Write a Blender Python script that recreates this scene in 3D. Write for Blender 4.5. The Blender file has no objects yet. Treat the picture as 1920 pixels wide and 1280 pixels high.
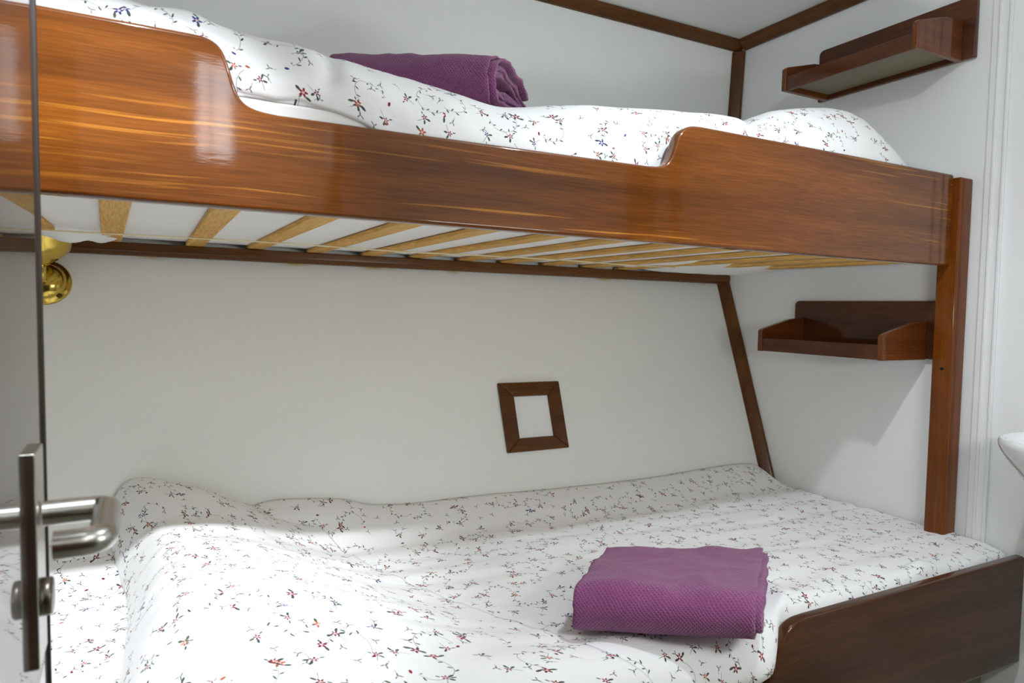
import bpy, bmesh, math, random
import numpy as np
from mathutils import Vector, Matrix, noise, Euler
PI = math.pi
random.seed(4)
SC = bpy.context.scene
COL = SC.collection
H = 1.12                                   # eye height above the cabin floor; geometry below is written relative to the eye

# ------------------------------------------------------------------ node helpers
class NT:
    """small expression builder on top of a material's node tree"""
    def __init__(s, name):
        s.m = bpy.data.materials.new(name); s.m.use_nodes = True
        s.t = s.m.node_tree; s.t.nodes.clear()
        s.out = s.t.nodes.new('ShaderNodeOutputMaterial')
        s.b = s.t.nodes.new('ShaderNodeBsdfPrincipled')
        s.t.links.new(s.b.outputs[0], s.out.inputs[0])
    def n(s, typ, **kw):
        o = s.t.nodes.new(typ)
        for k, v in kw.items(): setattr(o, k, v)
        return o
    def put(s, sock, v):
        if isinstance(v, bpy.types.NodeSocket): s.t.links.new(v, sock)
        else: sock.default_value = v
    def math(s, op, *a, clamp=False):
        o = s.n('ShaderNodeMath', operation=op); o.use_clamp = clamp
        for i, v in enumerate(a): s.put(o.inputs[i], v)
        return o.outputs[0]
    def add(s, a, b): return s.math('ADD', a, b)
    def sub(s, a, b): return s.math('SUBTRACT', a, b)
    def mul(s, a, b): return s.math('MULTIPLY', a, b)
    def div(s, a, b): return s.math('DIVIDE', a, b)
    def lt(s, a, b): return s.math('LESS_THAN', a, b)
    def gt(s, a, b): return s.math('GREATER_THAN', a, b)
    def sq(s, a): return s.mul(a, a)
    def vmath(s, op, a, b=None, scale=None):
        o = s.n('ShaderNodeVectorMath', operation=op)
        s.put(o.inputs[0], a)
        if b is not None: s.put(o.inputs[1], b)
        if scale is not None: o.inputs['Scale'].default_value = scale
        return o.outputs['Value'] if op in ('LENGTH', 'DISTANCE', 'DOT_PRODUCT') else o.outputs[0]
    def sep(s, v):
        o = s.n('ShaderNodeSeparateXYZ'); s.put(o.inputs[0], v); return o.outputs
    def comb(s, x=0.0, y=0.0, z=0.0):
        o = s.n('ShaderNodeCombineXYZ')
        for i, v in enumerate((x, y, z)): s.put(o.inputs[i], v)
        return o.outputs[0]
    def mix(s, f, a, b):
        o = s.n('ShaderNodeMix', data_type='RGBA'); o.clamp_factor = True
        s.put(o.inputs[0], f); s.put(o.inputs[6], a); s.put(o.inputs[7], b)
        return o.outputs[2]
    def noise(s, v, scale, detail=2.0, rough=0.5, dist=0.0):
        o = s.n('ShaderNodeTexNoise'); s.put(o.inputs['Vector'], v)
        o.inputs['Scale'].default_value = scale; o.inputs['Detail'].default_value = detail
        o.inputs['Roughness'].default_value = rough; o.inputs['Distortion'].default_value = dist
        return o.outputs[0]
    def ramp(s, f, stops, interp='LINEAR'):
        o = s.n('ShaderNodeValToRGB'); s.put(o.inputs[0], f); r = o.color_ramp; r.interpolation = interp
        while len(r.elements) > 1: r.elements.remove(r.elements[-1])
        r.elements[0].position = stops[0][0]; r.elements[0].color = (*stops[0][1], 1) if len(stops[0][1]) == 3 else stops[0][1]
        for p, c in stops[1:]:
            e = r.elements.new(p); e.color = (*c, 1) if len(c) == 3 else c
        return o.outputs[0]
    def coord(s, which='Object'): return s.n('ShaderNodeTexCoord').outputs[which]
    def scale(s, v, sc, rot=(0, 0, 0), loc=(0, 0, 0)):
        o = s.n('ShaderNodeMapping'); s.put(o.inputs[0], v)
        o.inputs['Scale'].default_value = sc; o.inputs['Rotation'].default_value = rot; o.inputs['Location'].default_value = loc
        return o.outputs[0]
    def bump(s, h, strength, dist):
        o = s.n('ShaderNodeBump'); o.inputs['Strength'].default_value = strength; o.inputs['Distance'].default_value = dist
        s.put(o.inputs['Height'], h); s.put(s.b.inputs['Normal'], o.outputs[0]); return o.outputs[0]
    def set(s, **kw):
        for k, v in kw.items():
            k = k.replace('_', ' ')
            s.put(s.b.inputs[k], v)
        return s.m

def srgb(r, g, b):
    f = lambda c: (c/255)/12.92 if c/255 <= .04045 else ((c/255+.055)/1.055)**2.4
    return (f(r), f(g), f(b), 1.0)

def m_plain(name, col, rough=.5, metal=0.0, coat=0.0, mottle=0.04, spec=.5):
    k = NT(name); c = k.coord()
    nz = k.noise(c, 9.0, 3)
    d = tuple(x*(1-mottle) for x in col[:3])+(1,); l = tuple(min(1, x*(1+mottle)) for x in col[:3])+(1,)
    k.set(Base_Color=k.mix(nz, d, l), Roughness=rough, Metallic=metal, Coat_Weight=coat, Coat_Roughness=.05)
    k.b.inputs['Specular IOR Level'].default_value = spec
    return k.m

def m_wood(name, axis, dark, mid, light, streak, coat=1.0, crough=.07, rough=.35, streak_amt=.75, bump=.12, seed=0.0, sheen_lines=True):
    k = NT(name); c = k.coord()
    warp = k.noise(k.scale(c, tuple(1.3 if i == axis else 2.2 for i in range(3))), 1.0, 2)
    off = k.mul(k.sub(warp, .5), .10)
    x, y, z = k.sep(c)
    comps = [x, y, z]
    for i in range(3):
        if i != axis: comps[i] = k.add(comps[i], k.mul(off, .5))
    comps[axis] = k.add(comps[axis], seed)
    v = k.comb(*comps)
    s1 = tuple(.9 if i == axis else 16.0 for i in range(3))
    s2 = tuple(2.0 if i == axis else 150.0 for i in range(3))
    s3 = tuple(14.0 if i == axis else 420.0 for i in range(3))
    g1 = k.noise(k.scale(v, s1), 1.0, 4, .55)
    g2 = k.noise(k.scale(v, s2), 1.0, 2, .5)
    g3 = k.noise(k.scale(v, s3), 1.0, 2, .6)
    base = k.ramp(g1, [(.28, dark), (.5, mid), (.74, light)])
    fine = k.ramp(g3, [(.35, (.72, .72, .72)), (.62, (1.12, 1.12, 1.12))])
    mx = k.n('ShaderNodeMix', data_type='RGBA', blend_type='MULTIPLY'); mx.inputs[0].default_value = .8
    k.put(mx.inputs[6], base); k.put(mx.inputs[7], fine)
    # long thin golden streaks that gather in bands
    band = k.noise(k.scale(v, tuple(.55 if i == axis else 9.0 for i in range(3)), loc=(3.1, 1.7, 5.2)), 1.0, 2)
    st = k.math('MULTIPLY', k.ramp(g2, [(.60, (0, 0, 0)), (.70, (1, 1, 1))]), k.ramp(band, [(.50, (0, 0, 0)), (.66, (1, 1, 1))]))
    col = k.mix(k.mul(st, streak_amt), mx.outputs[2], streak)
    k.set(Base_Color=col, Roughness=rough, Coat_Weight=coat, Coat_Roughness=crough, Coat_IOR=1.42)
    k.b.inputs['Specular IOR Level'].default_value = .08
    if bump:
        bn = k.n('ShaderNodeBump'); bn.inputs['Strength'].default_value = bump; bn.inputs['Distance'].default_value = .0006
        k.put(bn.inputs['Height'], k.noise(k.scale(v, tuple(30.0 if i == axis else 130.0 for i in range(3))), 1.0, 3, .6))
        k.put(k.b.inputs['Coat Normal'], bn.outputs[0]); k.put(k.b.inputs['Normal'], bn.outputs[0])
    return k.m

# ------------------------------------------------------------------ floral cotton
def m_floral(name, tint=(.86, .86, .86), ox=0.0, oy=0.0, gain=1.0):
    k = NT(name)
    uv = k.coord('UV')
    wob = k.n('ShaderNodeTexNoise'); k.put(wob.inputs['Vector'], uv); wob.inputs['Scale'].default_value = 14.0; wob.inputs['Detail'].default_value = 1
    uvw = k.vmath('ADD', uv, k.vmath('SCALE', k.vmath('SUBTRACT', wob.outputs[1], (.5, .5, .5)), scale=.012))
    col = (*tint, 1)
    hue = k.noise(uv, 30.0, 1)
    leafc = k.ramp(hue, [(.30, srgb(58, 64, 60)), (.45, srgb(74, 92, 70)), (.55, srgb(60, 66, 74)), (.7, srgb(96, 108, 72))])
    stemc = srgb(128, 128, 122)
    def cell(size, rnd, dx, dy):
        p = k.vmath('ADD', k.vmath('SCALE', uvw, scale=1.0/size), (ox+dx, oy+dy, 0))
        vo = k.n('ShaderNodeTexVoronoi', voronoi_dimensions='2D', feature='F1'); k.put(vo.inputs['Vector'], p)
        vo.inputs['Scale'].default_value = 1.0; vo.inputs['Randomness'].default_value = rnd
        l = k.vmath('SCALE', k.vmath('SUBTRACT', p, vo.outputs['Position']), scale=size*1000)
        lx, ly, _ = k.sep(l); r0, r1, r2 = k.sep(vo.outputs['Color'])
        a = k.mul(r0, 2*PI); ca = k.math('COSINE', a); sa = k.math('SINE', a)
        x = k.add(k.mul(lx, ca), k.mul(ly, sa)); y = k.sub(k.mul(ly, ca), k.mul(lx, sa))
        return x, y, r1, r2
    def ell(x, y, cx, cy, a, b, rot):
        dx, dy = k.sub(x, cx), k.sub(y, cy); c, s_ = math.cos(rot), math.sin(rot)
        u = k.add(k.mul(dx, c), k.mul(dy, s_)); v = k.sub(k.mul(dy, c), k.mul(dx, s_))
        return k.lt(k.add(k.sq(k.div(u, a)), k.sq(k.div(v, b))), 1.0)
    def flower(x, y, cx, cy, R, n=5, depth=.30):
        dx, dy = k.sub(x, cx), k.sub(y, cy)
        r = k.math('SQRT', k.add(k.sq(dx), k.sq(dy))); th = k.math('ARCTAN2', dy, dx)
        rr = k.add(R*(1-depth), k.mul(k.math('COSINE', k.mul(th, float(n))), R*depth))
        return k.lt(r, rr), k.lt(r, R*.27), k.lt(k.math('ABSOLUTE', k.sub(k.math('COSINE', k.mul(th, n/2.0)), 0.0)), .16)
    def palette(r):
        return k.ramp(r, [(0, srgb(118, 28, 50)), (.30, srgb(146, 40, 52)), (.50, srgb(54, 60, 128)), (.64, srgb(176, 86, 56)), (.72, srgb(116, 26, 46)), (.88, srgb(150, 92, 114))], 'CONSTANT')
    # curling sprig
    x, y, r1, r2 = cell(.096, .55, .3, .7)
    y = k.add(y, 11.0)
    Rc = 26.0
    yy = k.sub(Rc, y)
    ang = k.math('ARCTAN2', x, yy); sarc = k.mul(ang, Rc); d = k.sub(k.math('SQRT', k.add(k.sq(x), k.sq(yy))), Rc)
    inarc = k.lt(k.math('ABSOLUTE', sarc), 45.0)
    stem = k.mul(k.lt(k.math('ABSOLUTE', d), .42), inarc)
    kk = k.math('FLOOR', k.div(sarc, 8.2)); fs = k.sub(k.sub(sarc, k.mul(kk, 8.2)), 4.1)
    side = k.sub(k.mul(k.math('MODULO', k.add(kk, 40.0), 2.0), 2.0), 1.0)
    dd = k.sub(k.mul(d, side), 3.2)
    c, s_ = math.cos(.85), math.sin(.85)
    u = k.add(k.mul(fs, c), k.mul(dd, s_)); v = k.sub(k.mul(dd, c), k.mul(fs, s_))
    hsh = k.math('FRACT', k.mul(k.math('SINE', k.add(k.mul(kk, 12.9), k.mul(r2, 78.0))), 437.5))
    leaves = k.mul(k.mul(k.lt(k.add(k.sq(k.div(u, 3.3)), k.sq(k.div(v, 1.2))), 1.0), inarc), k.gt(hsh, .33))
    f1, f1c, f1l = flower(x, y, 32.5, 35.0, 7.2)
    bud = ell(x, y, -27.0, 39.0, 3.5, 2.0, .6)
    bl1 = ell(x, y, 26.0, 41.0, 4.4, 2.0, 2.2); bl2 = ell(x, y, 39.0, 27.5, 4.4, 2.0, -.4)
    pal = palette(r1)
    col = k.mix(k.mul(stem, .85), col, stemc)
    col = k.mix(leaves, col, leafc)
    col = k.mix(k.math('MAXIMUM', bl1, bl2), col, leafc)
    col = k.mix(k.math('MAXIMUM', f1, bud), col, pal)
    col = k.mix(k.mul(f1, k.math('MAXIMUM', f1c, f1l)), col, srgb(226, 196, 200))
    # small flower with two dark leaves
    x, y, r1, r2 = cell(.057, .75, 5.3, 2.1)
    pal = palette(r2)
    keep = k.gt(r1, .22)
    f2, f2c, f2l = flower(x, y, 0.0, 0.0, 5.2, 5, .34)
    l1 = ell(x, y, 7.2, 2.3, 3.6, 1.75, .35); l2 = ell(x, y, 5.4, -6.0, 3.7, 1.7, -.8); l3 = ell(x, y, -8.0, 3.1, 2.9, 1.0, 2.6)
    st = ell(x, y, -1.5, -10.0, 6.8, .4, 1.25)
    col = k.mix(k.mul(k.math('MAXIMUM', k.math('MAXIMUM', l1, l2), l3), keep), col, leafc)
    col = k.mix(k.mul(st, keep), col, stemc)
    col = k.mix(k.mul(f2, keep), col, pal)
    col = k.mix(k.mul(k.mul(f2, f2c), keep), col, srgb(228, 200, 190))
    # loose leaf trios
    x, y, r1, r2 = cell(.041, .85, 1.9, 8.4)
    keep = k.gt(r1, .26)
    a1 = ell(x, y, 0.0, 0.0, 3.3, .95, 0.0); a2 = ell(x, y, 3.8, 2.8, 2.9, .9, .75); a3 = ell(x, y, 4.0, -3.0, 2.6, .8, -.7); a4 = ell(x, y, -5.0, .5, 4.5, .34, .12)
    tri = k.math('MAXIMUM', k.math('MAXIMUM', a1, a2), k.math('MAXIMUM', a3, a4))
    col = k.mix(k.mul(k.mul(tri, keep), .9), col, k.mix(k.gt(r2, .72), leafc, srgb(112, 70, 92)))
    weave = k.noise(uv, 900.0, 1)
    crease = k.noise(k.scale(uv, (9, 22, 1)), 1.0, 3, .6, .6)
    h = k.add(k.mul(weave, .02), crease)
    k.bump(h, .38, .006)
    k.set(Base_Color=col, Roughness=.85)
    k.b.inputs['Sheen Weight'].default_value = .15
    k.b.inputs['Specular IOR Level'].default_value = .2
    return k.m

def m_towel(name):
    k = NT(name); uv = k.coord('UV')
    wv = k.n('ShaderNodeTexNoise'); k.put(wv.inputs['Vector'], uv); wv.inputs['Scale'].default_value = 40; wv.inputs['Detail'].default_value = 1
    p = k.vmath('ADD', uv, k.vmath('SCALE', k.vmath('SUBTRACT', wv.outputs[1], (.5, .5, .5)), scale=.006))
    x, y, _ = k.sep(p)
    f = 2*PI/.0068
    a = k.math('SINE', k.mul(k.add(x, y), f*.5)); b = k.math('SINE', k.mul(k.sub(x, y), f*.5))
    pit = k.math('MULTIPLY', k.math('ABSOLUTE', a), k.math('ABSOLUTE', b))            # honeycomb of small cells
    fuzz = k.noise(uv, 1500.0, 2)
    worn = k.noise(uv, 11.0, 3)
    base = k.mix(worn, srgb(130, 64, 112), srgb(150, 84, 132))
    col = k.mix(k.ramp(pit, [(.45, (0, 0, 0)), (.9, (.42, .42, .42))]), base, srgb(98, 44, 88))  # pits tinted darker, painting in the shade inside the cells
    col = k.mix(k.mul(fuzz, .25), col, srgb(160, 108, 148))
    hgt = k.add(k.mul(pit, -1.0), k.mul(fuzz, .25))
    k.bump(hgt, .8, .0018)
    k.set(Base_Color=col, Roughness=.95)
    k.b.inputs['Sheen Weight'].default_value = .3; k.b.inputs['Specular IOR Level'].default_value = .1
    return k.m

def m_wall(name, col, stain=True):
    k = NT(name); c = k.coord()
    n1 = k.noise(c, 2.5, 3); n2 = k.noise(c, 160.0, 2)
    base = k.mix(n1, tuple(x*.97 for x in col[:3])+(1,), tuple(min(1, x*1.02) for x in col[:3])+(1,))
    k.bump(n2, .05, .0006)
    k.set(Base_Color=base, Roughness=.48)
    k.b.inputs['Specular IOR Level'].default_value = .35
    return k.m

def m_emit(name, col, strength):
    k = NT(name); k.set(Base_Color=(*col, 1), Roughness=.4)
    k.b.inputs['Emission Color'].default_value = (*col, 1); k.b.inputs['Emission Strength'].default_value = strength
    return k.m

MAH = dict(dark=srgb(76, 38, 9), mid=srgb(104, 56, 15), light=srgb(130, 73, 21), streak=srgb(206, 138, 46))
DRK = dict(dark=srgb(74, 44, 18), mid=srgb(94, 57, 25), light=srgb(110, 70, 31), streak=srgb(138, 88, 42))
RED = dict(dark=srgb(66, 34, 18), mid=srgb(86, 46, 23), light=srgb(102, 56, 28), streak=srgb(128, 74, 36))
M = {}
M['board'] = m_wood('varnished mahogany board', 0, **MAH)
M['lowboard'] = m_wood('dark mahogany board', 0, srgb(58, 32, 15), srgb(76, 43, 21), srgb(90, 52, 26), srgb(112, 68, 34), streak_amt=.25, seed=7)
M['post'] = m_wood('mahogany post', 2, srgb(96, 47, 8), srgb(116, 60, 13), srgb(132, 72, 20), srgb(160, 92, 32), streak_amt=.4, coat=.6)
M['trimx'] = m_wood('brown batten along', 0, **DRK, streak_amt=.2, coat=.5, crough=.15)
M['trimy'] = m_wood('brown batten across', 1, **DRK, streak_amt=.2, coat=.5, crough=.15)
M['trimz'] = m_wood('brown batten upright', 2, **DRK, streak_amt=.2, coat=.5, crough=.15)
M['shelfy'] = m_wood('shelf wood along', 1, **RED, streak_amt=.2, coat=.8)
M['shelfx'] = m_wood('shelf wood across', 0, srgb(84, 42, 16), srgb(106, 55, 22), srgb(122, 66, 28), srgb(140, 80, 36), streak_amt=.2, coat=.8)
M['frame'] = m_wood('frame wood', 0, **DRK, streak_amt=.25, coat=.4, crough=.2)
M['pine'] = m_wood('pine slat', 1, srgb(196, 144, 70), srgb(214, 166, 92), srgb(226, 184, 114), srgb(238, 208, 150), coat=.0, rough=.6, streak_amt=.4)
M['door'] = m_wood('dark varnished door', 2, srgb(40, 26, 16), srgb(54, 34, 20), srgb(66, 42, 24), srgb(80, 52, 30), streak_amt=.2, coat=1, crough=.02, bump=.015)
M['door'].node_tree.nodes['Principled BSDF'].inputs['Coat IOR'].default_value = 1.38
M['strip'] = m_plain('dark brown door strip', srgb(36, 25, 16), .55)
M['wall'] = m_wall('white painted wall', (.84, .85, .825))
M['hull'] = m_wall('white painted hull side', (.84, .85, .825))
def stain(m):                              # dried yellow glue squeezed out below the batten
    t = m.node_tree; b = t.nodes['Principled BSDF']; old = b.inputs['Base Color'].links[0].from_socket
    g = t.nodes.new('ShaderNodeNewGeometry'); sp = t.nodes.new('ShaderNodeSeparateXYZ'); t.links.new(g.outputs['Position'], sp.inputs[0])
    r = t.nodes.new('ShaderNodeMapRange'); t.links.new(sp.outputs[2], r.inputs[0]); r.inputs[1].default_value = .096+H; r.inputs[2].default_value = .103+H
    n = t.nodes.new('ShaderNodeTexNoise'); t.links.new(g.outputs['Position'], n.inputs[0]); n.inputs['Scale'].default_value = 7; n.inputs['Detail'].default_value = 5
    q = t.nodes.new('ShaderNodeMapRange'); t.links.new(n.outputs[0], q.inputs[0]); q.inputs[1].default_value = .53; q.inputs[2].default_value = .66
    mu = t.nodes.new('ShaderNodeMath'); mu.operation = 'MULTIPLY'; t.links.new(r.outputs[0], mu.inputs[0]); t.links.new(q.outputs[0], mu.inputs[1])
    mx = t.nodes.new('ShaderNodeMix'); mx.data_type = 'RGBA'; t.links.new(mu.outputs[0], mx.inputs[0]); t.links.new(old, mx.inputs[6]); mx.inputs[7].default_value = srgb(206, 188, 96)
    t.links.new(mx.outputs[2], b.inputs['Base Color'])
stain(M['hull'])
M['wallr'] = m_wall('white painted end wall', (.845, .855, .86))
M['ceil'] = m_wall('white ceiling', (.85, .86, .84))
M['whitetrim'] = m_plain('white plastic trim', (.84, .845, .85, 1), .35)
M['floor'] = m_wood('floor board', 0, srgb(172, 170, 150), srgb(184, 182, 162), srgb(192, 190, 172), srgb(198, 196, 180), coat=.1, streak_amt=.2)
M['kick'] = m_plain('grey green paint', srgb(128, 132, 118), .6)
M['floral'] = m_floral('floral cotton', (.88, .88, .88))
M['floral2'] = m_floral('floral cotton upper', (.88, .88, .88), 3.37, 1.71)
M['floral3'] = m_floral('floral pillowcase', (.88, .88, .88), 7.77, 4.13)
M['white'] = m_plain('white cotton', (.86, .86, .85, 1), .9, mottle=.02)
M['cream'] = m_plain('cream mattress ticking', (.80, .78, .72, 1), .9, mottle=.03)
M['under'] = m_plain('white mattress cover', (.86, .85, .83, 1), .9, mottle=.02)
M['towel'] = m_towel('purple waffle towel')
M['brass'] = m_plain('polished brass', srgb(206, 176, 84), .16, 1.0)
M['brassd'] = m_plain('brass screw', srgb(110, 88, 40), .35, 1.0)
M['steel'] = m_plain('satin nickel', srgb(198, 196, 190), .27, 1.0, mottle=.02)
M['steeld'] = m_plain('dull nickel', srgb(128, 120, 110), .34, 1.0)
M['ceramic'] = m_plain('white ceramic', (.86, .87, .88, 1), .12, coat=.6, mottle=.01)
M['cord'] = m_plain('pale cord', srgb(226, 214, 176), .8)
M['chrome'] = m_plain('chrome', (.8, .8, .8, 1), .1, 1.0)
M['plywood'] = m_plain('grey brown ply', srgb(128, 118, 96), .5)
M['black'] = m_plain('dark screw head', srgb(40, 36, 30), .5, .6)

# ------------------------------------------------------------------ object helpers
def T(o, label=None, cat=None, group=None, kind=None):
    if label: o['label'] = label
    if cat: o['category'] = cat
    if group: o['group'] = group
    if kind: o['kind'] = kind
    return o
def empty(name, loc):
    o = bpy.data.objects.new(name, None); COL.objects.link(o); o.location = loc; o.empty_display_size = .05
    return o
def link(name, verts, faces, mat, parent=None, smooth=False, uvs=None, bevel=0.0, seg=3, origin=None, sharp=None):
    """verts in eye-relative coordinates; the object gets its origin at its base centre"""
    V = np.array(verts, float)
    if origin is None:
        mn, mx = V.min(0), V.max(0); origin = ((mn[0]+mx[0])/2, (mn[1]+mx[1])/2, mn[2])
    V = V-np.array(origin)
    me = bpy.data.meshes.new(name); me.from_pydata(V.tolist(), [], [list(f) for f in faces]); me.update()
    if uvs is not None:
        ul = me.uv_layers.new(name='UVMap')
        li = np.empty(len(me.loops), int); me.loops.foreach_get('vertex_index', li)
        ul.data.foreach_set('uv', np.asarray(uvs, float)[li].ravel())
    bm = bmesh.new(); bm.from_mesh(me); bmesh.ops.recalc_face_normals(bm, faces=bm.faces)
    if uvs is None:
        pass
    bm.to_mesh(me); bm.free()
    if smooth: me.polygons.foreach_set('use_smooth', [True]*len(me.polygons))
    me.materials.append(M[mat] if isinstance(mat, str) else mat)
    o = bpy.data.objects.new(name, me); COL.objects.link(o)
    wp = Vector(origin)
    if parent is not None:
        o.parent = parent; pw = Vector((0, 0, 0)); q = parent
        while q is not None: pw += q.location; q = q.parent
        o.location = wp-pw
    else: o.location = wp
    if bevel:
        b = o.modifiers.new('edge', 'BEVEL'); b.width = bevel; b.segments = seg; b.limit_method = 'ANGLE'; b.angle_limit = math.radians(35)
        b.harden_normals = False
        me.polygons.foreach_set('use_smooth', [True]*len(me.polygons))
        w = o.modifiers.new('normals', 'WEIGHTED_NORMAL'); w.keep_sharp = True
    return o
def box(x0, x1, y0, y1, z0, z1):
    v = [(x, y, z) for x in (x0, x1) for y in (y0, y1) for z in (z0, z1)]
    return v, [(0, 1, 3, 2), (4, 6, 7, 5), (0, 4, 5, 1), (2, 3, 7, 6), (0, 2, 6, 4), (1, 5, 7, 3)]
def join(*parts):
    V, F = [], []
    for v, f in parts:
        n = len(V); V += list(v); F += [tuple(i+n for i in q) for q in f]
    return V, F
def prism(poly, put, a, b):
    """poly: 2-D outline; put(u, v, w) -> xyz; extruded from w=a to w=b"""
    n = len(poly)
    v = [put(p[0], p[1], a) for p in poly]+[put(p[0], p[1], b) for p in poly]
    f = [tuple(range(n)), tuple(range(2*n-1, n-1, -1))]+[(i, (i+1) % n, n+(i+1) % n, n+i) for i in range(n)]
    return v, f
def lathe(prof, n=40, sx=1.0, sy=1.0, close=True):
    v, f = [], []
    for r, z in prof:
        for i in range(n):
            a = 2*PI*i/n; v.append((r*math.cos(a)*sx, r*math.sin(a)*sy, z))
    for j in range(len(prof)-1):
        for i in range(n):
            f.append((j*n+i, j*n+(i+1) % n, (j+1)*n+(i+1) % n, (j+1)*n+i))
    if close:
        f.append(tuple(range(n-1, -1, -1))); f.append(tuple((len(prof)-1)*n+i for i in range(n)))
    return v, f
def xf(vf, m): return [tuple(m @ Vector(p)) for p in vf[0]], vf[1]
def tube(path, r, n=20):
    P = [Vector(p) for p in path]; v, f = [], []
    up = None
    for i, p in enumerate(P):
        t = (P[min(i+1, len(P)-1)]-P[max(i-1, 0)]).normalized()
        if up is None:
            up = Vector((0, 0, 1)) if abs(t.z) < .9 else Vector((1, 0, 0))
        a = t.cross(up).normalized(); b = a.cross(t).normalized(); up = b
        for k in range(n):
            q = p+a*math.cos(2*PI*k/n)*r+b*math.sin(2*PI*k/n)*r; v.append(tuple(q))
    for i in range(len(P)-1):
        for k in range(n): f.append((i*n+k, i*n+(k+1) % n, (i+1)*n+(k+1) % n, (i+1)*n+k))
    f.append(tuple(range(n-1, -1, -1))); f.append(tuple((len(P)-1)*n+k for k in range(n)))
    return v, f
def smooth_poly(pts, it=2):
    for _ in range(it):
        q = [pts[0]]
        for a, b in zip(pts, pts[1:]):
            q += [(a[0]*.75+b[0]*.25, a[1]*.75+b[1]*.25), (a[0]*.25+b[0]*.75, a[1]*.25+b[1]*.75)]
        q.append(pts[-1]); pts = q
    return pts
def interp(tab):
    xs = [t[0] for t in tab]; ys = [t[1] for t in tab]
    # monotone-ish smooth interpolation (cosine)
    def f(x):
        if x <= xs[0]: return ys[0]
        if x >= xs[-1]: return ys[-1]
        i = max(j for j in range(len(xs)) if xs[j] <= x); i = min(i, len(xs)-2)
        t = (x-xs[i])/(xs[i+1]-xs[i]); m0 = (ys[i+1]-ys[i-1])/(xs[i+1]-xs[i-1])*(xs[i+1]-xs[i]) if i > 0 else ys[i+1]-ys[i]
        m1 = (ys[i+2]-ys[i])/(xs[i+2]-xs[i])*(xs[i+1]-xs[i]) if i+2 < len(xs) else ys[i+1]-ys[i]
        t2, t3 = t*t, t*t*t
        return (2*t3-3*t2+1)*ys[i]+(t3-2*t2+t)*m0+(-2*t3+3*t2)*ys[i+1]+(t3-t2)*m1
    return f
def sst(a, b, x):
    t = min(1, max(0, (x-a)/(b-a))); return t*t*(3-2*t)
def nz(x, y, z=0.0): return noise.noise(Vector((x, y, z)))
def sheet(us, vs, fn, thick):
    """closed cloth solid: fn(u, v) -> top point; lower side follows 'thick(u, v)' below it. returns verts, faces, uv (metres along the cloth)"""
    nu, nv = len(us), len(vs)
    top = np.array([[fn(u, v) for v in vs] for u in us])
    du = np.linalg.norm(np.diff(top, axis=0), axis=2); dv = np.linalg.norm(np.diff(top, axis=1), axis=2)
    U = np.zeros((nu, nv)); W = np.zeros((nu, nv))
    U[1:] = np.cumsum(du, axis=0).mean(axis=1, keepdims=True); W[:, 1:] = np.cumsum(dv, axis=1)
    bot = np.array([[thick(u, v, top[i, j]) for j, v in enumerate(vs)] for i, u in enumerate(us)])
    verts = np.concatenate([top.reshape(-1, 3), bot.reshape(-1, 3)]).tolist()
    uv = np.concatenate([np.stack([U, W], -1).reshape(-1, 2)]*2)
    N = nu*nv; f = []
    for i in range(nu-1):
        for j in range(nv-1):
            a, b, c, d = i*nv+j, (i+1)*nv+j, (i+1)*nv+j+1, i*nv+j+1
            f.append((a, b, c, d)); f.append((N+d, N+c, N+b, N+a))
    for i in range(nu-1):
        f.append((i*nv, N+i*nv, N+(i+1)*nv, (i+1)*nv)); e = nv-1
        f.append((i*nv+e, (i+1)*nv+e, N+(i+1)*nv+e, N+i*nv+e))
    for j in range(nv-1):
        f.append((j, j+1, N+j+1, N+j)); e = (nu-1)*nv
        f.append((e+j, N+e+j, N+e+j+1, e+j+1))
    return verts, f, uv

# ------------------------------------------------------------------ the cabin shell
XR, XL = 1.86, -.34
ZC, ZF = .950, -H
HY, HZ = 1.893, .122                      # knuckle of the hull side
SL = .3604                                # lower hull side: dY/dZ
def hull_low(z): return HY+(z-HZ)*SL
def hull_up(z): return HY+(z-HZ)*(1.850-HY)/(ZC-HZ)
def struct(name, vf, mat, **kw): return T(link(name, *vf, mat, **kw), kind='structure')
yz = lambda u, v, w: (w, u, v)            # outline in Y,Z extruded along X
xz = lambda u, v, w: (u, w, v)            # outline in X,Z extruded along Y
xy = lambda u, v, w: (u, v, w)
YD = .14                                  # partition with the doorway
struct('wall_back', prism([(HY, HZ), (hull_up(ZC+.05), ZC+.05), (2.05, ZC+.05), (2.05, HZ)], yz, XL-.05, XR+.05), 'wall')
struct('wall_hull', prism([(HY, HZ), (2.05, HZ), (2.05, ZF-.05), (hull_low(ZF-.05), ZF-.05)], yz, XL-.05, XR+.05), 'hull')
struct('wall_right', box(XR, XR+.05, YD-.04, 2.05, ZF-.05, ZC+.05), 'wallr')
struct('wall_left', box(XL-.05, XL, YD-.04, 2.05, ZF-.05, ZC+.05), 'wall')
struct('ceiling', box(XL-.05, XR+.05, -.77, 2.05, ZC, ZC+.05), 'ceil')
struct('floor', box(XL-.05, XR+.05, -.77, 2.05, ZF-.05, ZF), 'floor')
DX0, DX1, DZ = -.135, .47, .645
struct('wall_front', join(box(XL, DX0, YD-.04, YD, ZF, ZC), box(DX1, XR, YD-.04, YD, ZF, ZC), box(DX0, DX1, YD-.04, YD, DZ, ZC)), 'wall')
struct('trim_1', join(box(DX1-.012, DX1+.012, YD-.06, YD+.015, ZF, DZ+.05), box(DX0-.06, DX0, YD-.06, YD+.012, ZF, DZ+.05), box(DX0, DX1-.012, YD-.045, YD+.015, DZ-.02, ZC-.001)), 'trimz')
struct('trim_8', join(box(1.47, 1.575, YD, YD+.022, ZF, ZC), box(1.655, 1.682, YD, YD+.03, ZF, ZC)), 'trimz')
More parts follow.
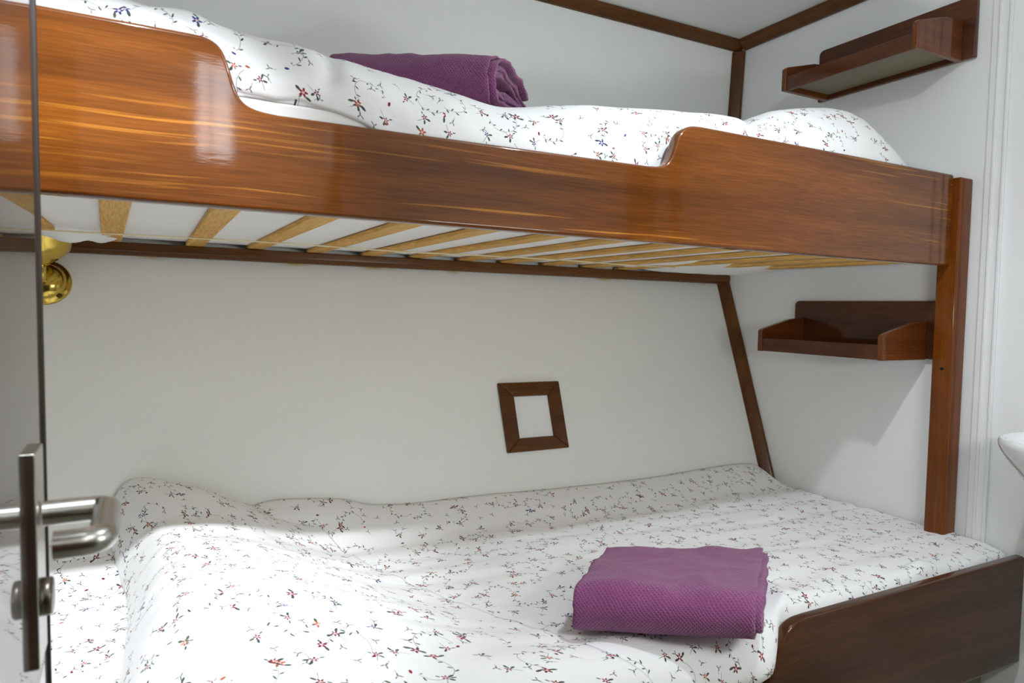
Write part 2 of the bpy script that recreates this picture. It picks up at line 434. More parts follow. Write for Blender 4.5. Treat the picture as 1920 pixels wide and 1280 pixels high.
struct('trim_9', box(XL, XR, -.72, -.705, ZF, .30), 'trimz')  # unseen dark panel added to darken reflections in the door handle
# corridor behind the doorway
CYB = -.72
WX0, WX1, WZ0, WZ1 = .15, .315, .50, .91
struct('wall_corridor', join(box(XL, WX0, CYB-.05, CYB, ZF, ZC), box(WX1, XR, CYB-.05, CYB, ZF, ZC), box(WX0, WX1, CYB-.05, CYB, ZF, WZ0), box(WX0, WX1, CYB-.05, CYB, WZ1, ZC)), 'wall')
struct('wall_corridor_left', box(XL-.05, XL, CYB-.05, YD-.04, ZF, ZC), 'wall')
struct('wall_corridor_right', box(XR, XR+.05, CYB-.05, YD-.04, ZF, ZC), 'wall')
wn = T(link('window_1', *join(box(WX0, WX1, CYB-.03, CYB+.015, WZ0, WZ0+.025), box(WX0, WX1, CYB-.03, CYB+.015, WZ1-.025, WZ1),
      box(WX0, WX0+.022, CYB-.03, CYB+.015, WZ0+.025, WZ1-.025), box(WX1-.022, WX1, CYB-.03, CYB+.015, WZ0+.025, WZ1-.025),
      box(.215, .224, CYB-.03, CYB+.01, WZ0+.025, WZ1-.025)), 'trimz', bevel=.003), kind='structure')
M['daylight'] = m_emit('bright frosted pane', (.90, .95, 1.0), 15.0)
link('window_pane', *box(WX0+.005, WX1-.005, CYB-.022, CYB-.012, WZ0+.01, WZ1-.01), 'daylight', wn)

# battens along the corners
def batten(k, vf, mat, bev=.004): return T(link('trim_%d' % k, *vf, mat, bevel=bev), kind='structure')
yb = hull_up(ZC)
batten(2, prism([(yb+.006, ZC), (yb-.030, ZC), (yb-.030, ZC-.012), (yb-.006, ZC-.034), (yb+.006, ZC-.034)], yz, XL, XR), 'trimx')
batten(3, prism([(XR, ZC), (XR-.034, ZC), (XR-.034, ZC-.014), (XR-.012, ZC-.036), (XR, ZC-.036)], xz, YD, yb-.030), 'trimy')
def upright(z0, z1, hf, w=.033):
    p = [(-w, 0), (-w, -.010), (-.010, -w), (0, -w), (0, .012), (-w, .012)]
    v0 = [(XR+a, hf(z0)+b, z0) for a, b in p]; v1 = [(XR+a, hf(z1)+b, z1) for a, b in p]
    n = len(p); return v0+v1, [tuple(range(n)), tuple(range(2*n-1, n-1, -1))]+[(i, (i+1) % n, n+(i+1) % n, n+i) for i in range(n)]
batten(4, upright(.134, ZC-.036, hull_up), 'trimz')
batten(5, upright(-.80, .112, hull_low), 'trimz')
KB = .1336
batten(6, prism([(hull_up(KB)+.01, KB), (HY-.040, KB), (HY-.040, .114), (HY-.030, .104), (HY+.01, .104)], yz, XL, XR-.001), 'trimx', .003)
# white cover strip on the end wall
batten(7, join(box(XR-.006, XR, .962, 1.008, ZF, ZC-.037), box(XR-.0095, XR-.005, .984, .992, ZF, ZC-.037), box(XR-.011, XR-.005, .960, .968, ZF, ZC-.037)), 'whitetrim', .002)

# ------------------------------------------------------------------ upper bunk
UB = T(empty('upper_bunk', (.76, 1.45, .13)), 'varnished mahogany upper bunk with scooped side board and pine slats underneath', 'bunk bed')
YB0, YB1 = 1.05, 1.076
XP = 1.801                                # inner face of the post
left = smooth_poly([(.055, .361), (.078, .360), (.096, .349), (.106, .322), (.112, .300), (.121, .280), (.140, .271), (.170, .2685)], 2)
right = smooth_poly([(.835, .2725), (.868, .2745), (.886, .286), (.897, .310), (.904, .335), (.918, .352), (.938, .361), (.965, .3625)], 2)
outl = [(XL, .361)]+left+right+[(XP, .3600), (XP, .131), (XL, .131)]
sb = link('side_board', *prism(outl, xz, YB0, YB1), 'board', UB, bevel=.006, seg=4)
# post with countersunk screws
po = link('post', *box(XP, XP+.054, 1.034, 1.084, -.76, .352), 'post', UB, bevel=.004)
for z in (.268, -.130):
    link('screw', *xf(lathe([(.0042, 0), (.0042, .0012), (.002, .0016)], 14), Matrix.Translation((XP-.0002, 1.057, z)) @ Matrix.Rotation(-PI/2, 4, 'Y')), 'black', po)
ledger = link('ledger', *box(XL, XP-.002, 1.077, 1.090, .150, .172), 'pine', UB)
SZ = .134
slat0 = None
for i in range(-1, 13):
    x0 = -.054+i*.1423-.0
    w = .040
    vf = box(x0, x0+w, 1.092, hull_up(.14)-.012, SZ, SZ+.0085)
    if slat0 is None:
        slat0 = link('slat', *vf, 'pine', UB, bevel=.0025, seg=2); s0x = x0
    else:
        c = slat0.copy(); c.location.x += x0-s0x; c.location.z += random.uniform(-.0008, .0008); c.rotation_euler = (random.uniform(-.001, .001), 0, random.uniform(-.012, .012)); COL.objects.link(c)
        if i == 0: c.rotation_euler.z = .042; c.location.x -= .016
link('slat_cord', *tube([(XL+.02+i*.1, 1.60+.004*math.sin(i*1.7), SZ-.003-.0015*math.sin(i*.9)) for i in range(18)], .0016, 8), 'cord', UB, smooth=True)

# upper mattress
UM = T(link('mattress', *box(XL+.008, 1.848, 1.094, hull_up(.2)-.010, .1435, .298), 'cream', bevel=.005, seg=4),
       'pale mattress of the upper bunk, seen from below between the pine slats', 'mattress')
UM.data.materials.clear(); UM.data.materials.append(M['under'])
def sag(cx, cy, lx, ly, z0, dz, seed, name, mat='under', n=22):
    us = np.linspace(-1, 1, n); vs = np.linspace(-1, 1, n)
    def fn(u, v):
        e = max(0, 1-u*u)*max(0, 1-v*v)
        return (cx+u*lx+.02*nz(v*1.3, seed), cy+v*ly+.02*nz(u*1.5, seed+3), z0-dz*e**.6*(.75+.5*nz(u*1.6, v*1.6, seed)))
    v, f, uv = sheet(us, vs, fn, lambda u, v_, p: (p[0], p[1], max(p[2]+.002, .1432)))
    return link(name, v, f, mat, UM, smooth=True, uvs=uv)
sag(-.125, 1.745, .085, .085, .1436, .028, 2.0, 'cover_fold')
sag(1.58, 1.66, .24, .17, .1436, .026, 5.0, 'cover_fold')

# upper duvet: crest line read along the bunk, front face rolling down to the hem behind the board
crest = interp([(-.34, .448), (-.2, .442), (-.06, .434), (.02, .432), (.12, .421), (.18, .418), (.26, .411), (.35, .400), (.45, .390), (.56, .374), (.62, .380), (.74, .403), (.91, .421), (1.08, .436), (1.19, .440), (1.30, .430)])
hem = interp([(-.34, .330), (.05, .322), (.11, .309), (.145, .302), (.205, .303), (.25, .297), (.30, .285), (.36, .262), (.8, .258), (.87, .268), (.93, .276), (1.3, .285)])
us = list(np.linspace(XL+.012, 1.26, 150))
vs = [0, .03, .07, .12, .18, .25, .32, .39, .46, .53, .6, .68, .76, .84, .92, 1.0]+[1+i/30 for i in range(1, 31)]
def updu(u, v):
    zc, zh = crest(u), hem(u)+.004*nz(u*26, 6.1)*(1-sst(.2, .34, u))
    w = 1.5*nz(u*7, 1.2)+.8*nz(u*17, 4.4)
    if v <= 1:
        a = v*PI/2
        bulge = .105*(1-math.cos(a))
        y = 1.092+.012*(1-sst(0, .25, v))*0+bulge-.006*math.sin(PI*v)
        z = zh+(zc-zh)*math.sin(a)**.92
        fold = (.006*nz(u*9+2*v, v*3.0, 1.0)+.0035*nz(u*21, v*7.0, 2.0))*math.sin(PI*min(1, v+.08))
        # pinched creases on the left heap
        hp = 1-sst(.25, .55, u)
        fold += hp*.010*(abs(nz(u*8+v*1.5, v*4.5, 11.0))-.22)*math.sin(PI*min(1, v+.05))
        fold += hp*.007*(abs(nz(u*19-v*3, v*6.0, 12.0))-.2)*math.sin(PI*v)
        fold += -.015*math.exp(-((u-.245-.03*v)/.014)**2)*math.sin(PI*v)**2
        fold += .006*math.exp(-((u-.10)/.05)**2)*math.sin(2*PI*v)
        y += -fold; z += .5*fold+.0018*w*v
        y = max(y, 1.086)
    else:
        t = v-1
        y = 1.197+t*(1.868-1.197)
        base = .385+.01*nz(u*3, t*4)+.22*max(0, min(.62-u, .30))
        z = zc+.0018*w*(1-t)+(base-zc)*sst(.0, .35, t)+.004*nz(u*9, t*9, 3.0)*(1-t)
        z -= .05*sst(.85, 1, t)
    if u > 1.16: z = .302+(z-.302)*(1-sst(1.16, 1.275, u)*.94)
    if u > .93 and v < 1: y = max(y, 1.088)
    return (u, y, z)
def updb(u, v, p):
    if v <= 1: return (p[0], p[1]+.016+.02*v, max(.2985, min(p[2]-.004, .36*v+.26)))
    return (p[0], p[1], .2985)
v, f, uv = sheet(us, vs, updu, updb)
UD = T(link('duvet', v, f, 'floral2', smooth=True, uvs=uv), 'white floral duvet bunched up to the left on the upper bunk', 'duvet')
# upper pillow
pz = interp([(1.19, .430), (1.26, .455), (1.304, .476), (1.412, .500), (1.527, .514), (1.59, .505), (1.651, .474), (1.70, .436), (1.75, .392), (1.80, .368), (1.845, .362)])
us = list(np.linspace(1.15, 1.845, 64))
vs2 = [0, .05, .1, .16, .24, .32, .42, .52, .62, .72, .82, .91, 1.0]+[1+i/16 for i in range(1, 17)]
def uppi(u, v):
    zc = pz(u); ed = sst(1.15, 1.24, u)
    zc = .306+(zc-.306)*(.25+.75*ed)
    lo = .301
    wr = .004*nz(u*14, v*4, 7.0)+.002*nz(u*30, v*9, 8.0)
    if v <= 1:
        a = v*PI/2; y = 1.096+.105*(1-math.cos(a)); z = lo+(zc-lo)*math.sin(a)**.85+wr*math.sin(PI*v)
    else:
        t = v-1; y = 1.201+t*.40; z = zc-(zc-lo)*(t**2.2)+wr*(1-t)
    # soft knuckled front corner towards the wall
    return (u, y, z)
v, f, uv = sheet(us, vs2, uppi, lambda u, v, p: (p[0], p[1]+.004*(1 if v < 1 else 0), .2988))
T(link('pillow', v, f, 'floral3', smooth=True, uvs=uv), 'plump floral pillow by the end wall on the upper bunk', 'pillow', 'pillows in floral cases')
# ------------------------------------------------------------------ lower bunk
LB = T(empty('lower_bunk', (.76, 1.25, -.83)), 'wide lower bunk with a dark brown side board scooped low in the middle', 'bunk bed')
YL0, YL1 = .870, .896
lo = smooth_poly([(.93, -.700), (.965, -.698), (.992, -.690), (1.008, -.668), (1.024, -.634), (1.038, -.600), (1.052, -.580), (1.075, -.5695), (1.11, -.568)], 2)
outl = [(XL, -.700)]+lo+[(XR-.002, -.564), (XR-.002, -.822), (XL, -.822)]
link('side_board', *prism(outl, xz, YL0, YL1), 'lowboard', LB, bevel=.007, seg=4)
link('base_panel', *box(XL, XR-.002, .955, .973, ZF, -.790), 'kick', LB)
link('platform', *box(XL, XR-.002, .898, 1.50, -.790, -.770), 'plywood', LB)
LMv, LMf = prism([(.902, -.768), (hull_low(-.768)-.02, -.768), (hull_low(-.620)-.02, -.620), (.902, -.620)], yz, XL+.006, XR-.008)
LM = T(link('mattress', LMv, LMf, 'cream', bevel=.02, seg=4), 'white mattress of the lower bunk behind the dark scooped board', 'mattress')
zback = interp([(-.34, -.50), (.1, -.49), (.25, -.458), (.33, -.460), (.43, -.471), (.48, -.486), (.58, -.496), (.8, -.497), (1.0, -.501), (1.35, -.503), (1.56, -.496), (1.72, -.493), (1.80, -.500), (1.86, -.53)])
def duv(x, y):
    base = -.556+.010*nz(x*2.3, y*2.6, 9.0)*sst(.95, 1.1, y)
    # soft ridges running along the bunk
    base += .0070*nz(x*3.0+y*2, y*21, 4.0)+.0036*nz(x*8, y*40, 5.0)+.003*nz(x*13, y*13, 6.0)
    t = sst(1.50, 1.675, y)
    zb = zback(x)
    z = base+(zb-base)*t
    z -= .03*sst(1.80, 1.86, x)*t
    z += .012*math.exp(-((y-1.46)/.05)**2)*nz(x*4, 2.0)
    return z
def duvs(x, y):
    if y >= .940: return duv(x, y)
    open_ = 1-sst(.98, 1.075, x); yf = .9000-.050*open_
    c = min(1, max(0, 1-(y-yf)/(.940-yf))); lowz = -.600-.045*open_
    return lowz+(duv(x, .940)-lowz)*math.sqrt(1-c*c)**.9
us = list(np.linspace(XL+.010, XR-.012, 230))
vf_ = [0, .08, .16, .25, .35, .46, .58, .70, .82, .92, 1.0]+[1+i/62 for i in range(1, 63)]
def lowdu(u, v):
    open_ = 1-sst(.98, 1.075, u)            # where the board is scooped the cloth hangs lower
    if v <= 1:
        a = v*PI/2
        yf = .9000-.050*open_
        y = yf+(.940-yf)*(1-math.cos(a))
        zt = duv(u, .940)
        lowz = -.600-.045*open_+.010*nz(u*6, 1.0)*open_
        z = lowz+(zt-lowz)*math.sin(a)**.9
        z += .006*nz(u*11, v*3, 2.0)*math.sin(PI*v)
        if u > 1.09: z = max(z, lowz)
    else:
        t = v-1
        ye = hull_low(zback(u))-.010
        y = .940+t*(ye-.940)
        z = duv(u, y)
        y = min(y, hull_low(z)-.008)
    # crossed folds falling into the scoop
    z += .010*math.exp(-((u-1.02-(min(1, v))*.10)/.022)**2)*(1-sst(1.02, 1.25, v))
    z -= .006*math.exp(-((u-.955-(min(1, v))*.09)/.02)**2)*(1-sst(1.02, 1.25, v))
    # hem turned up near the wall
    z += .014*math.exp(-((u-1.53)/.035)**2)*(1-sst(.9, 1.06, v))*sst(.2, .6, v)
    return (u, y, z)
def lowdb(u, v, p):
    if v <= 1: return (p[0], p[1]+.010+.012*v, max(-.6190, p[2]-.012) if u > 1.075 else p[2]-.006)
    return (p[0], min(p[1], hull_low(-.6195)-.012), -.6190)
v, f, uv = sheet(us, vf_, lowdu, lowdb)
LD = T(link('duvet', v, f, 'floral', smooth=True, uvs=uv), 'white floral duvet spread flat over the lower bunk', 'duvet')

# lower pillow: steep left end with a hem, long slope to the right
xr = interp([(.85, .74), (.92, .66), (1.0, .62), (1.2, .52), (1.4, .44), (1.55, .38), (1.70, .27)])
xl = interp([(.92, -.045), (1.2, -.03), (1.45, -.030), (1.6, -.055), (1.70, -.085)])
us = [0, .012, .03, .05, .075, .10, .13, .16]+list(np.linspace(.19, 1, 62))
vs4 = list(np.linspace(0, 1, 70))
def pil(u, v):
    y = .850+v*(1.700-.850)
    x0, x1 = xl(y), xr(y)
    x = x0+u*(x1-x0)
    hgt = .118+.012*math.sin(3*y)
    # blunt rise at the left, crest near u=.2, long convex fall
    prof = (math.sin(min(1, u/.17)*PI/2)**.8) if u < .17 else (math.cos((u-.17)/.83*PI/2)**1.15*(1-.0))
    prof = prof if u < .17 else (.5+.5*math.cos((u-.17)/.83*PI))**.85
    ev = min(1, (1-v)/.03) if v > .97 else 1
    front = sst(-.02, .30, v)*.75+.25
    z = duvs(x, y)
    if y > 1.5: z = min(z, -.53+(y-1.5)*.25)
    wr = .005*nz(x*9+y*3, y*6, 1.5)+.0025*nz(x*22, y*15, 2.5)+.004*math.sin((x*1.6+y)*34)*math.exp(-((u-.62)/.2)**2)*nz(x*6, y*3, 6.6)
    zz = z+.0015+.003*(1-u)+hgt*prof*front+wr*prof
    y = min(y, hull_low(zz)-.010)
    return (x, y, zz)
v, f, uv = sheet(us, vs4, pil, lambda u, v, p: (p[0], p[1], min(p[2]-.002, duvs(p[0], p[1])+.0015)))
LP = T(link('pillow', v, f, 'floral3', smooth=True, uvs=uv), 'large floral pillow at the brightly lit left end of the lower bunk', 'pillow', 'pillows in floral cases')
# ------------------------------------------------------------------ towels
def towel(name, A, B, C, D, za, heights, loops, label, seed, zbase=None, mix=1.0, inner=.0):
    """folded towel on the quad A(front left) B(front right) C(back right) D(back left).
    heights(s) gives the outer height at depth s (0 front .. 1 back); nested folds show at the right end"""
    A, B, C, D = [np.array(p, float) for p in (A, B, C, D)]
    root = empty(name, tuple(((A+B+C+D)/4).tolist()+[za]))
    T(root, label, 'towel', 'purple waffle towels')
    th = .0075
    nL = 46
    for k in range(loops):
        off = k*(th+.0015)
        # outline of one folded layer in (s, h): bottom back -> front -> top back
        pts = []
        hf = heights(.12)-2*off
        if hf < th*2.2: break
        sd = .25
        r = hf/2
        smin = off/sd+.0
        s_end = 1-.012*k-.02*random.random()
        for t in np.linspace(s_end-.01, smin+r/sd*.8, 18): pts.append((t, off+th*.5+.0005))
        for a in np.linspace(-PI/2, PI/2, 16)[1:-1]: pts.append((smin+r/sd*.8-(r/sd*.8)*math.cos(a), off+r+(r-th*.5)*math.sin(a)))
        for t in np.linspace(smin+r/sd*.8, s_end, 34): pts.append((t, max(off+th*1.6, heights(t)-off-th*.5)))
        n = len(pts); P = np.array(pts)
        tan = np.gradient(P*np.array([sd, 1.0]), axis=0); tan /= np.linalg.norm(tan, axis=1, keepdims=True)
        nor = np.stack([tan[:, 1], -tan[:, 0]], 1)
        outer = P+nor*np.array([1/sd, 1.0])*th*.48; innr = P-nor*np.array([1/sd, 1.0])*th*.48
        ring = np.concatenate([outer, innr[::-1]])
        arc = np.concatenate([[0], np.cumsum(np.linalg.norm(np.diff(P*np.array([sd, 1.0]), axis=0), axis=1))])
        arcr = np.concatenate([arc, arc[::-1]+.002])
        m = len(ring); V = []; UVs = []
        q0, q1 = 0.0+.012*k+.006*random.random(), 1.0+(.035 if k == 1 else .012*(k % 2))
        L = np.linalg.norm(B-A)
        for i in range(nL):
            q = q0+(q1-q0)*i/(nL-1)
            for j in range(m):
                s_, h_ = ring[j]
                g = A*(1-q)*(1-s_)+B*q*(1-s_)+C*q*s_+D*(1-q)*s_
                wob = .007*nz(q*5+seed, s_*4, h_*30)+.0025*nz(q*13, s_*11+seed, h_*30)
                endw = .005*nz(s_*9, h_*60, seed+q)*(1 if i in (0, nL-1) else 0)
                d = (B-A)/L
                b = zbase(g[0], g[1]) if zbase else za
                V.append((g[0]+d[0]*endw, g[1]+d[1]*endw, b+.003+h_+wob*min(1, h_/.03)))
                UVs.append((q*L, arcr[j]+k*.37))
        F = []
        for i in range(nL-1):
            for j in range(m): F.append((i*m+j, i*m+(j+1) % m, (i+1)*m+(j+1) % m, (i+1)*m+j))
        hn = n
        for e in (0, (nL-1)*m):
            for j in range(hn-1): F.append((e+j, e+j+1, e+m-2-j, e+m-1-j))
        link('outer_fold' if k == 0 else 'inner_fold', V, F, 'towel', root, smooth=True, uvs=UVs)
    return root
hl = lambda s: .086-.030*sst(.25, 1, s)-.006*math.sin(s*PI*1.3)
towel('folded_towel', (.634, .962), (.884, .800), (1.150, 1.025), (.845, 1.165), -.553, hl, 4,
      'folded purple waffle towel lying on the lower bunk', 1.0, zbase=lambda x, y: -.552)
hu = lambda s: .112*(1-.55*abs(s-.35)**1.8*1.6)
towel('rolled_towel', (.360, 1.575), (.600, 1.265), (.745, 1.375), (.505, 1.70), .395, hu, 5,
      'purple waffle towel rolled up on the upper bunk', 5.0, zbase=lambda x, y: .398+.22*max(0, min(.62-x, .30)))

# ------------------------------------------------------------------ shelves
def shelf(y0, zb, label):
    """y0: near end of the back board, zb: its lower edge"""
    root = T(empty('wall_shelf', (XR-.10, y0+.23, zb)), label, 'shelf', 'mahogany wall shelves')
    XB = XR-.0155
    Lb, Ht = .462, .155
    r = .012
    bp = [(y0+a, zb+b) for a, b in ((0, 0), (Lb, 0), (Lb, Ht-r), (Lb-.004, Ht-.004), (Lb-r, Ht), (r, Ht), (.004, Ht-.004), (0, Ht-r))]
    link('back_board', *prism(bp, yz, XB, XR-.0005), 'shelfy', root, bevel=.003)
    ya, yb_ = y0+.030, y0+.440
    XF = 1.660
    side = smooth_poly([(XF, zb-.002), (XF, zb+.060), (XF+.008, zb+.066), (XF+.06, zb+.080), (XF+.12, zb+.096), (XB-.01, zb+.102), (XB, zb+.102), (XB, zb-.002)], 0)
    for yy in (ya, yb_-.016):
        link('end_panel', *prism(side, xz, yy, yy+.016), 'shelfx', root, bevel=.003)
    link('front_rail', *box(XF+.004, XF+.018, ya+.0165, yb_-.0165, zb-.001, zb+.038), 'shelfy', root, bevel=.002)
    link('bottom_board', *box(XF+.0185, XB-.0005, ya+.0165, yb_-.0165, zb+.014, zb+.024), 'plywood', root)
    return root
shelf(1.042, .656, 'dark mahogany wall shelf high on the end wall above the upper bunk')
shelf(1.095, -.111, 'dark mahogany wall shelf beneath the upper bunk, beside the post')

# ------------------------------------------------------------------ little square frame on the hull side
FR = T(empty('square_frame', (.99, hull_low(-.31)-.004, -.403)), 'small square brown wooden frame on the white wall above the lower bunk', 'frame')
def onhull(x, z, off):                     # point on the sloping side, lifted off it
    n = Vector((0, -1, SL)).normalized(); return (x, hull_low(z)+n.y*off, z+n.z*off)
O = [(.889, -.2155), (1.091, -.2155), (1.091, -.4025), (.891, -.4035)]
I = [(.934, -.254), (1.047, -.254), (1.047, -.367), (.934, -.367)]
for i in range(4):
    j = (i+1) % 4; g = .0004
    q = [O[i], O[j], I[j], I[i]]
    cx = sum(p[0] for p in q)/4; cz = sum(p[1] for p in q)/4
    q = [(p[0]+(cx-p[0])*.004, p[1]+(cz-p[1])*.004) for p in q]
    V = [onhull(x, z, .001) for x, z in q]+[onhull(x, z, .011) for x, z in q]
    link('rail', V, [(0, 1, 2, 3), (7, 6, 5, 4)]+[(a, (a+1) % 4, 4+(a+1) % 4, 4+a) for a in range(4)], 'frame', FR, bevel=.0025)
V = [onhull(x, z, .0012) for x, z in I]+[onhull(x, z, .004) for x, z in I]
link('panel', V, [(0, 1, 2, 3), (7, 6, 5, 4)]+[(a, (a+1) % 4, 4+(a+1) % 4, 4+a) for a in range(4)], 'whitetrim', FR)

# ------------------------------------------------------------------ brass wall lamp
lx, lz = -.196, .035
WLp = onhull(lx, lz, .0)
WL = T(empty('wall_lamp', WLp), 'polished brass wall lamp with an upturned cup behind the door edge', 'lamp')
nrm = Vector((0, -1, SL)).normalized()
rot = Vector((0, 0, 1)).rotation_difference(nrm).to_matrix().to_4x4()
base = lathe([(.053, 0), (.053, .003), (.050, .007), (.043, .009), (.042, .013), (.034, .022), (.022, .029), (.010, .032)], 48)
link('back_plate', *xf(base, Matrix.Translation(WLp) @ rot), 'brass', WL, smooth=True)
cy = 1.812
link('arm', *tube([(lx, WLp[1]-.026, lz+.004), (lx, WLp[1]-.042, lz+.008), (lx, cy+.004, lz+.018), (lx, cy, lz+.032), (lx, cy, lz+.044)], .0095, 16), 'brass', WL, smooth=True)
cup = lathe([(.012, .040), (.016, .046), (.024, .052), (.036, .062), (.044, .075), (.049, .090), (.053, .103), (.055, .106), (.052, .1065), (.047, .090), (.040, .072), (.026, .058), (.010, .052)], 48, 1.22, 1.22)
link('lamp_cup', *xf(cup, Matrix.Translation((lx, cy, lz-.004))), 'brass', WL, smooth=True)
p = onhull(lx+.030, lz-.032, .009)
link('screw', *xf(lathe([(.0055, 0), (.0055, .0025), (.003, .0035)], 14), Matrix.Translation(p) @ rot), 'brassd', WL, smooth=True)

# ------------------------------------------------------------------ open door with lever handle
XD = -.0885
DR = T(link('door_1', *box(XD-.040, XD, YD+.004, .805, ZF+.01, DZ-.025), 'door'), kind='structure')
link('edge_strip', *box(XD-.030, XD+.0026, .8055, .811, ZF+.01, DZ-.025), 'strip', DR, bevel=.0012, seg=2)
HN = link('handle_plate', *box(XD-.002, XD+.0062, .700, .752, -.318, -.131), 'steel', DR, bevel=.0016, seg=3)
ln = [(XD+.008, 0.728, -.190), (XD+.020, 0.728, -.190), (XD+.040, 0.728, -.190)]
cx_, cyv = XD+.0455, .728
for a in np.linspace(0, PI/2, 8)[1:]: ln.append((cx_+.012*math.sin(a), cyv-.012*(1-math.cos(a)), -.190))
ln += [(cx_+.012, .700, -.190), (cx_+.012, .660, -.191)]
for a in np.linspace(0, PI/2, 8)[1:]: ln.append((cx_+.012-.014*(1-math.cos(a)), .646-.014*math.sin(a), -.191))
ln += [(cx_-.010, .632, -.191), (XD+.0245, .632, -.191)]
link('lever', *tube(ln, .0112, 24), 'steel', HN, smooth=True, bevel=.001)
link('lock_cylinder', *xf(lathe([(.0165, 0), (.0165, .0065), (.0155, .0082), (.006, .0085)], 28), Matrix.Translation((XD+.0062, .722, -.262)) @ Matrix.Rotation(PI/2, 4, 'Y')), 'steeld', HN, smooth=True)

DR.rotation_euler = (0, -.0113, 0); DR.location.x += .0113*1.06
# ------------------------------------------------------------------ washbasin on the end wall
WBz = -.252
WB = T(empty('wall_mounted_washbasin', (XR-.17, .66, WBz-.16)), 'white ceramic washbasin on the end wall, cut off by the frame', 'washbasin')
prof_o = [(.30, -.150), (.48, -.140), (.66, -.112), (.82, -.070), (.93, -.038), (.975, -.022), (.996, -.010), (1.0, -.004), (.994, .002), (.978, .005), (.95, .005), (.90, -.002), (.84, -.016), (.76, -.045), (.58, -.085), (.34, -.105), (.1, -.110)]
n = 64; V = []; F = []
for s_, z in prof_o:
    for i in range(n):
        a = 2*PI*i/n
        ex = math.copysign(abs(math.cos(a))**.85, math.cos(a)); ey = math.copysign(abs(math.sin(a))**.9, math.sin(a))
        V.append((min(XR-.001, 1.685+.180*ex*s_), .612+.222*ey*s_, WBz+z))
for j in range(len(prof_o)-1):
    for i in range(n): F.append((j*n+i, j*n+(i+1) % n, (j+1)*n+(i+1) % n, (j+1)*n+i))
F.append(tuple(range(n-1, -1, -1))); F.append(tuple((len(prof_o)-1)*n+i for i in range(n)))
link('bowl', V, F, 'ceramic', WB, smooth=True)
link('drain', *xf(lathe([(.022, 0), (.022, .003), (.012, .004)], 24), Matrix.Translation((1.685, .612, WBz-.1105))), 'chrome', WB, smooth=True)
fa = link('tap', *tube([(1.835, .612, WBz-.002), (1.835, .612, WBz+.07), (1.828, .612, WBz+.092), (1.808, .612, WBz+.100), (1.765, .612, WBz+.092)], .011, 16), 'chrome', WB, smooth=True)

# ------------------------------------------------------------------ ceiling spots (their light falls on pillow, board and end wall)
def downlight(x, y, label, power, col, aim, cone, blend, rad=.014):
    r = T(empty('ceiling_lamp', (x, y, ZC-.012)), label, 'lamp', 'round ceiling spots')
    link('trim_ring', *xf(lathe([(.040, 0), (.040, -.005), (.034, -.009), (.026, -.009), (.026, -.002), (.026, 0)], 40, close=False), Matrix.Translation((x, y, ZC-.0005))), 'chrome', r, smooth=True)
    link('lens', *xf(lathe([(.025, -.003), (.025, -.001)], 32), Matrix.Translation((x, y, ZC-.001))), M['lens'], r)
    l = bpy.data.lights.new('ceiling_lamp_light', 'SPOT'); l.energy = power; l.color = col; l.shadow_soft_size = rad
    l.spot_size = math.radians(cone); l.spot_blend = blend
    o = bpy.data.objects.new('bulb_light', l); COL.objects.link(o)
    o.parent = r; o.location = (0, 0, -.010)
    d = Vector(aim)-Vector((x, y, ZC-.022)); o.rotation_euler = d.to_track_quat('-Z', 'Y').to_euler()
    return r
M['lens'] = m_emit('lit lamp lens', (1, .97, .92), 6.0)
downlight(-.02, .42, 'round chrome ceiling spot above the left end of the lower bunk', 160, (.90, .945, 1.0), (-.04, 1.08, -.10), 46, 1.0)
r = T(empty('ceiling_lamp', (0.92, .60, ZC-.05)), 'small white opal ceiling lamp towards the end wall', 'lamp')
link('lamp_base', *xf(lathe([(.055, 0), (.055, -.012), (.045, -.016)], 40), Matrix.Translation((0.92, .60, ZC-.0005))), 'whitetrim', r, smooth=True)
link('lamp_shade', *xf(lathe([(.034, 0), (.036, -.016), (.030, -.030), (.016, -.038), (.004, -.040)], 32), Matrix.Translation((0.92, .60, ZC-.017))), M['lens'], r, smooth=True)
l = bpy.data.lights.new('opal_lamp_light', 'POINT'); l.energy = 7.5; l.color = (.87, .94, 1.0); l.shadow_soft_size = .02
o = bpy.data.objects.new('bulb_light', l); COL.objects.link(o); o.parent = r; o.location = (0, 0, -.035)
l = bpy.data.lights.new('opal_lamp_down_light', 'SPOT'); l.energy = 23; l.color = (.82, .91, 1.0); l.shadow_soft_size = .02; l.spot_size = math.radians(112); l.spot_blend = .8
o = bpy.data.objects.new('bulb_light', l); COL.objects.link(o); o.parent = r; o.location = (0, 0, -.036)
o.rotation_euler = Vector((.25, .30, -1.4)).to_track_quat('-Z', 'Y').to_euler()
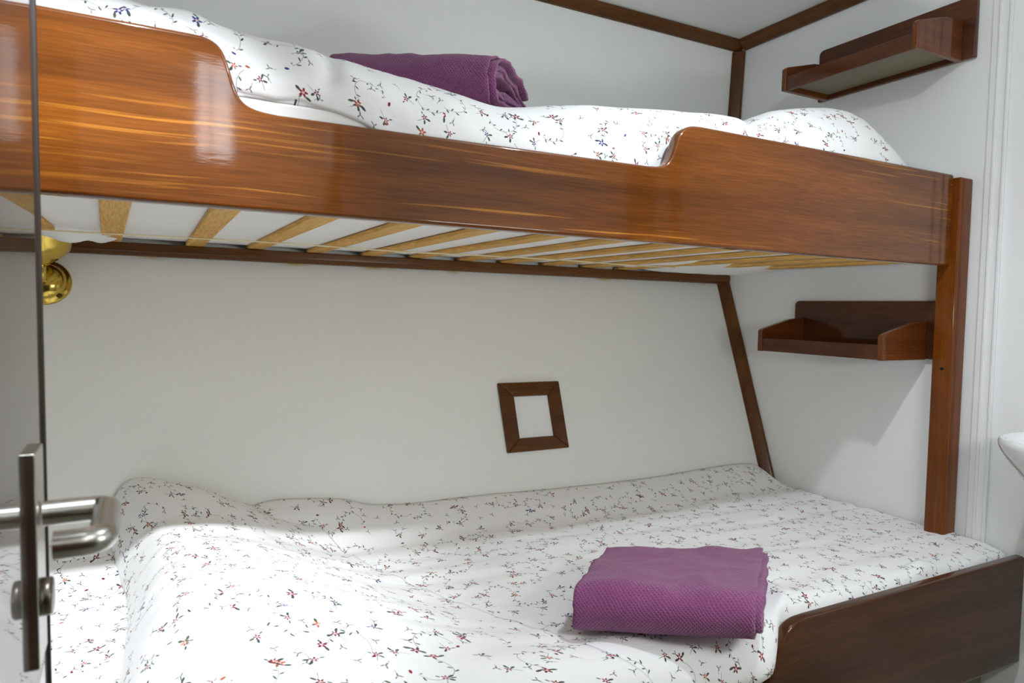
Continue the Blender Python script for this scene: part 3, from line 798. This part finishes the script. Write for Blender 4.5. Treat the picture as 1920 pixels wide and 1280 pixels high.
# fill light added on the partition, unseen, to brighten the hull under the bunk
r = T(empty('added_fill_strip', (.95, YD+.01, -.03)), 'white fill light added on the partition across from the bunks, out of view', 'lamp')
link('housing', *box(.73, 1.17, YD+.0005, YD+.020, -.035, .060), 'whitetrim', r, bevel=.004)
link('diffuser', *box(.74, 1.16, YD+.0205, YD+.034, -.028, .053), m_emit('fill strip diffuser', (.97, 1.0, .97), 42.0), r)
# glowing panel added on the corridor ceiling, unseen, as fill light for the cabin
CP = T(empty('corridor_fill_panel', (.6, -.30, ZC-.03)), 'flat white fill light panel added on the corridor ceiling, out of view', 'lamp')
link('housing', *join(box(.25, .95, -.46, -.14, ZC-.012, ZC-.0005)), 'whitetrim', CP)
link('diffuser', *box(.26, .94, -.45, -.15, ZC-.020, ZC-.0125), m_emit('corridor fill diffuser', (1, .985, .96), 9.0), CP)

# ------------------------------------------------------------------ world, camera
w = bpy.data.worlds.new('World'); SC.world = w; w.use_nodes = True
w.node_tree.nodes['Background'].inputs[0].default_value = (.8, .85, .9, 1); w.node_tree.nodes['Background'].inputs[1].default_value = .3
cam = bpy.data.cameras.new('Camera'); co = bpy.data.objects.new('Camera', cam); COL.objects.link(co)
cam.sensor_width = 36; cam.lens = 24.513; cam.clip_start = .02
VX, VY, F_ = (3438-960, 632-640), (270-960, 563-640), 1307.365
def unit(v): v = Vector(v); return v.normalized()
ex = unit((*VX, F_)); ey = unit((*VY, F_)); ez = ex.cross(ey)
if ez.y > 0: ez = -ez
Rw = Matrix((ex, ey, ez))                 # rows: world axes in camera (x right, y down, z ahead)
right = Rw @ Vector((1, 0, 0)); up = Rw @ Vector((0, -1, 0)); back = Rw @ Vector((0, 0, -1))
m = Matrix((right, up, back)).transposed().to_4x4()
co.matrix_world = m
cam.dof.use_dof = True; cam.dof.focus_distance = 1.5; cam.dof.aperture_fstop = 6.3
SC.camera = co
bpy.context.view_layer.update()
for o in list(SC.objects):
    if o.parent is None: o.location.z += H
SC.view_settings.view_transform = 'Standard'; SC.view_settings.look = 'None'; SC.view_settings.gamma = 1; SC.view_settings.use_curve_mapping = False
SC.view_settings.exposure = -0.26
SC.cycles.diffuse_bounces = 8; SC.cycles.max_bounces = 14
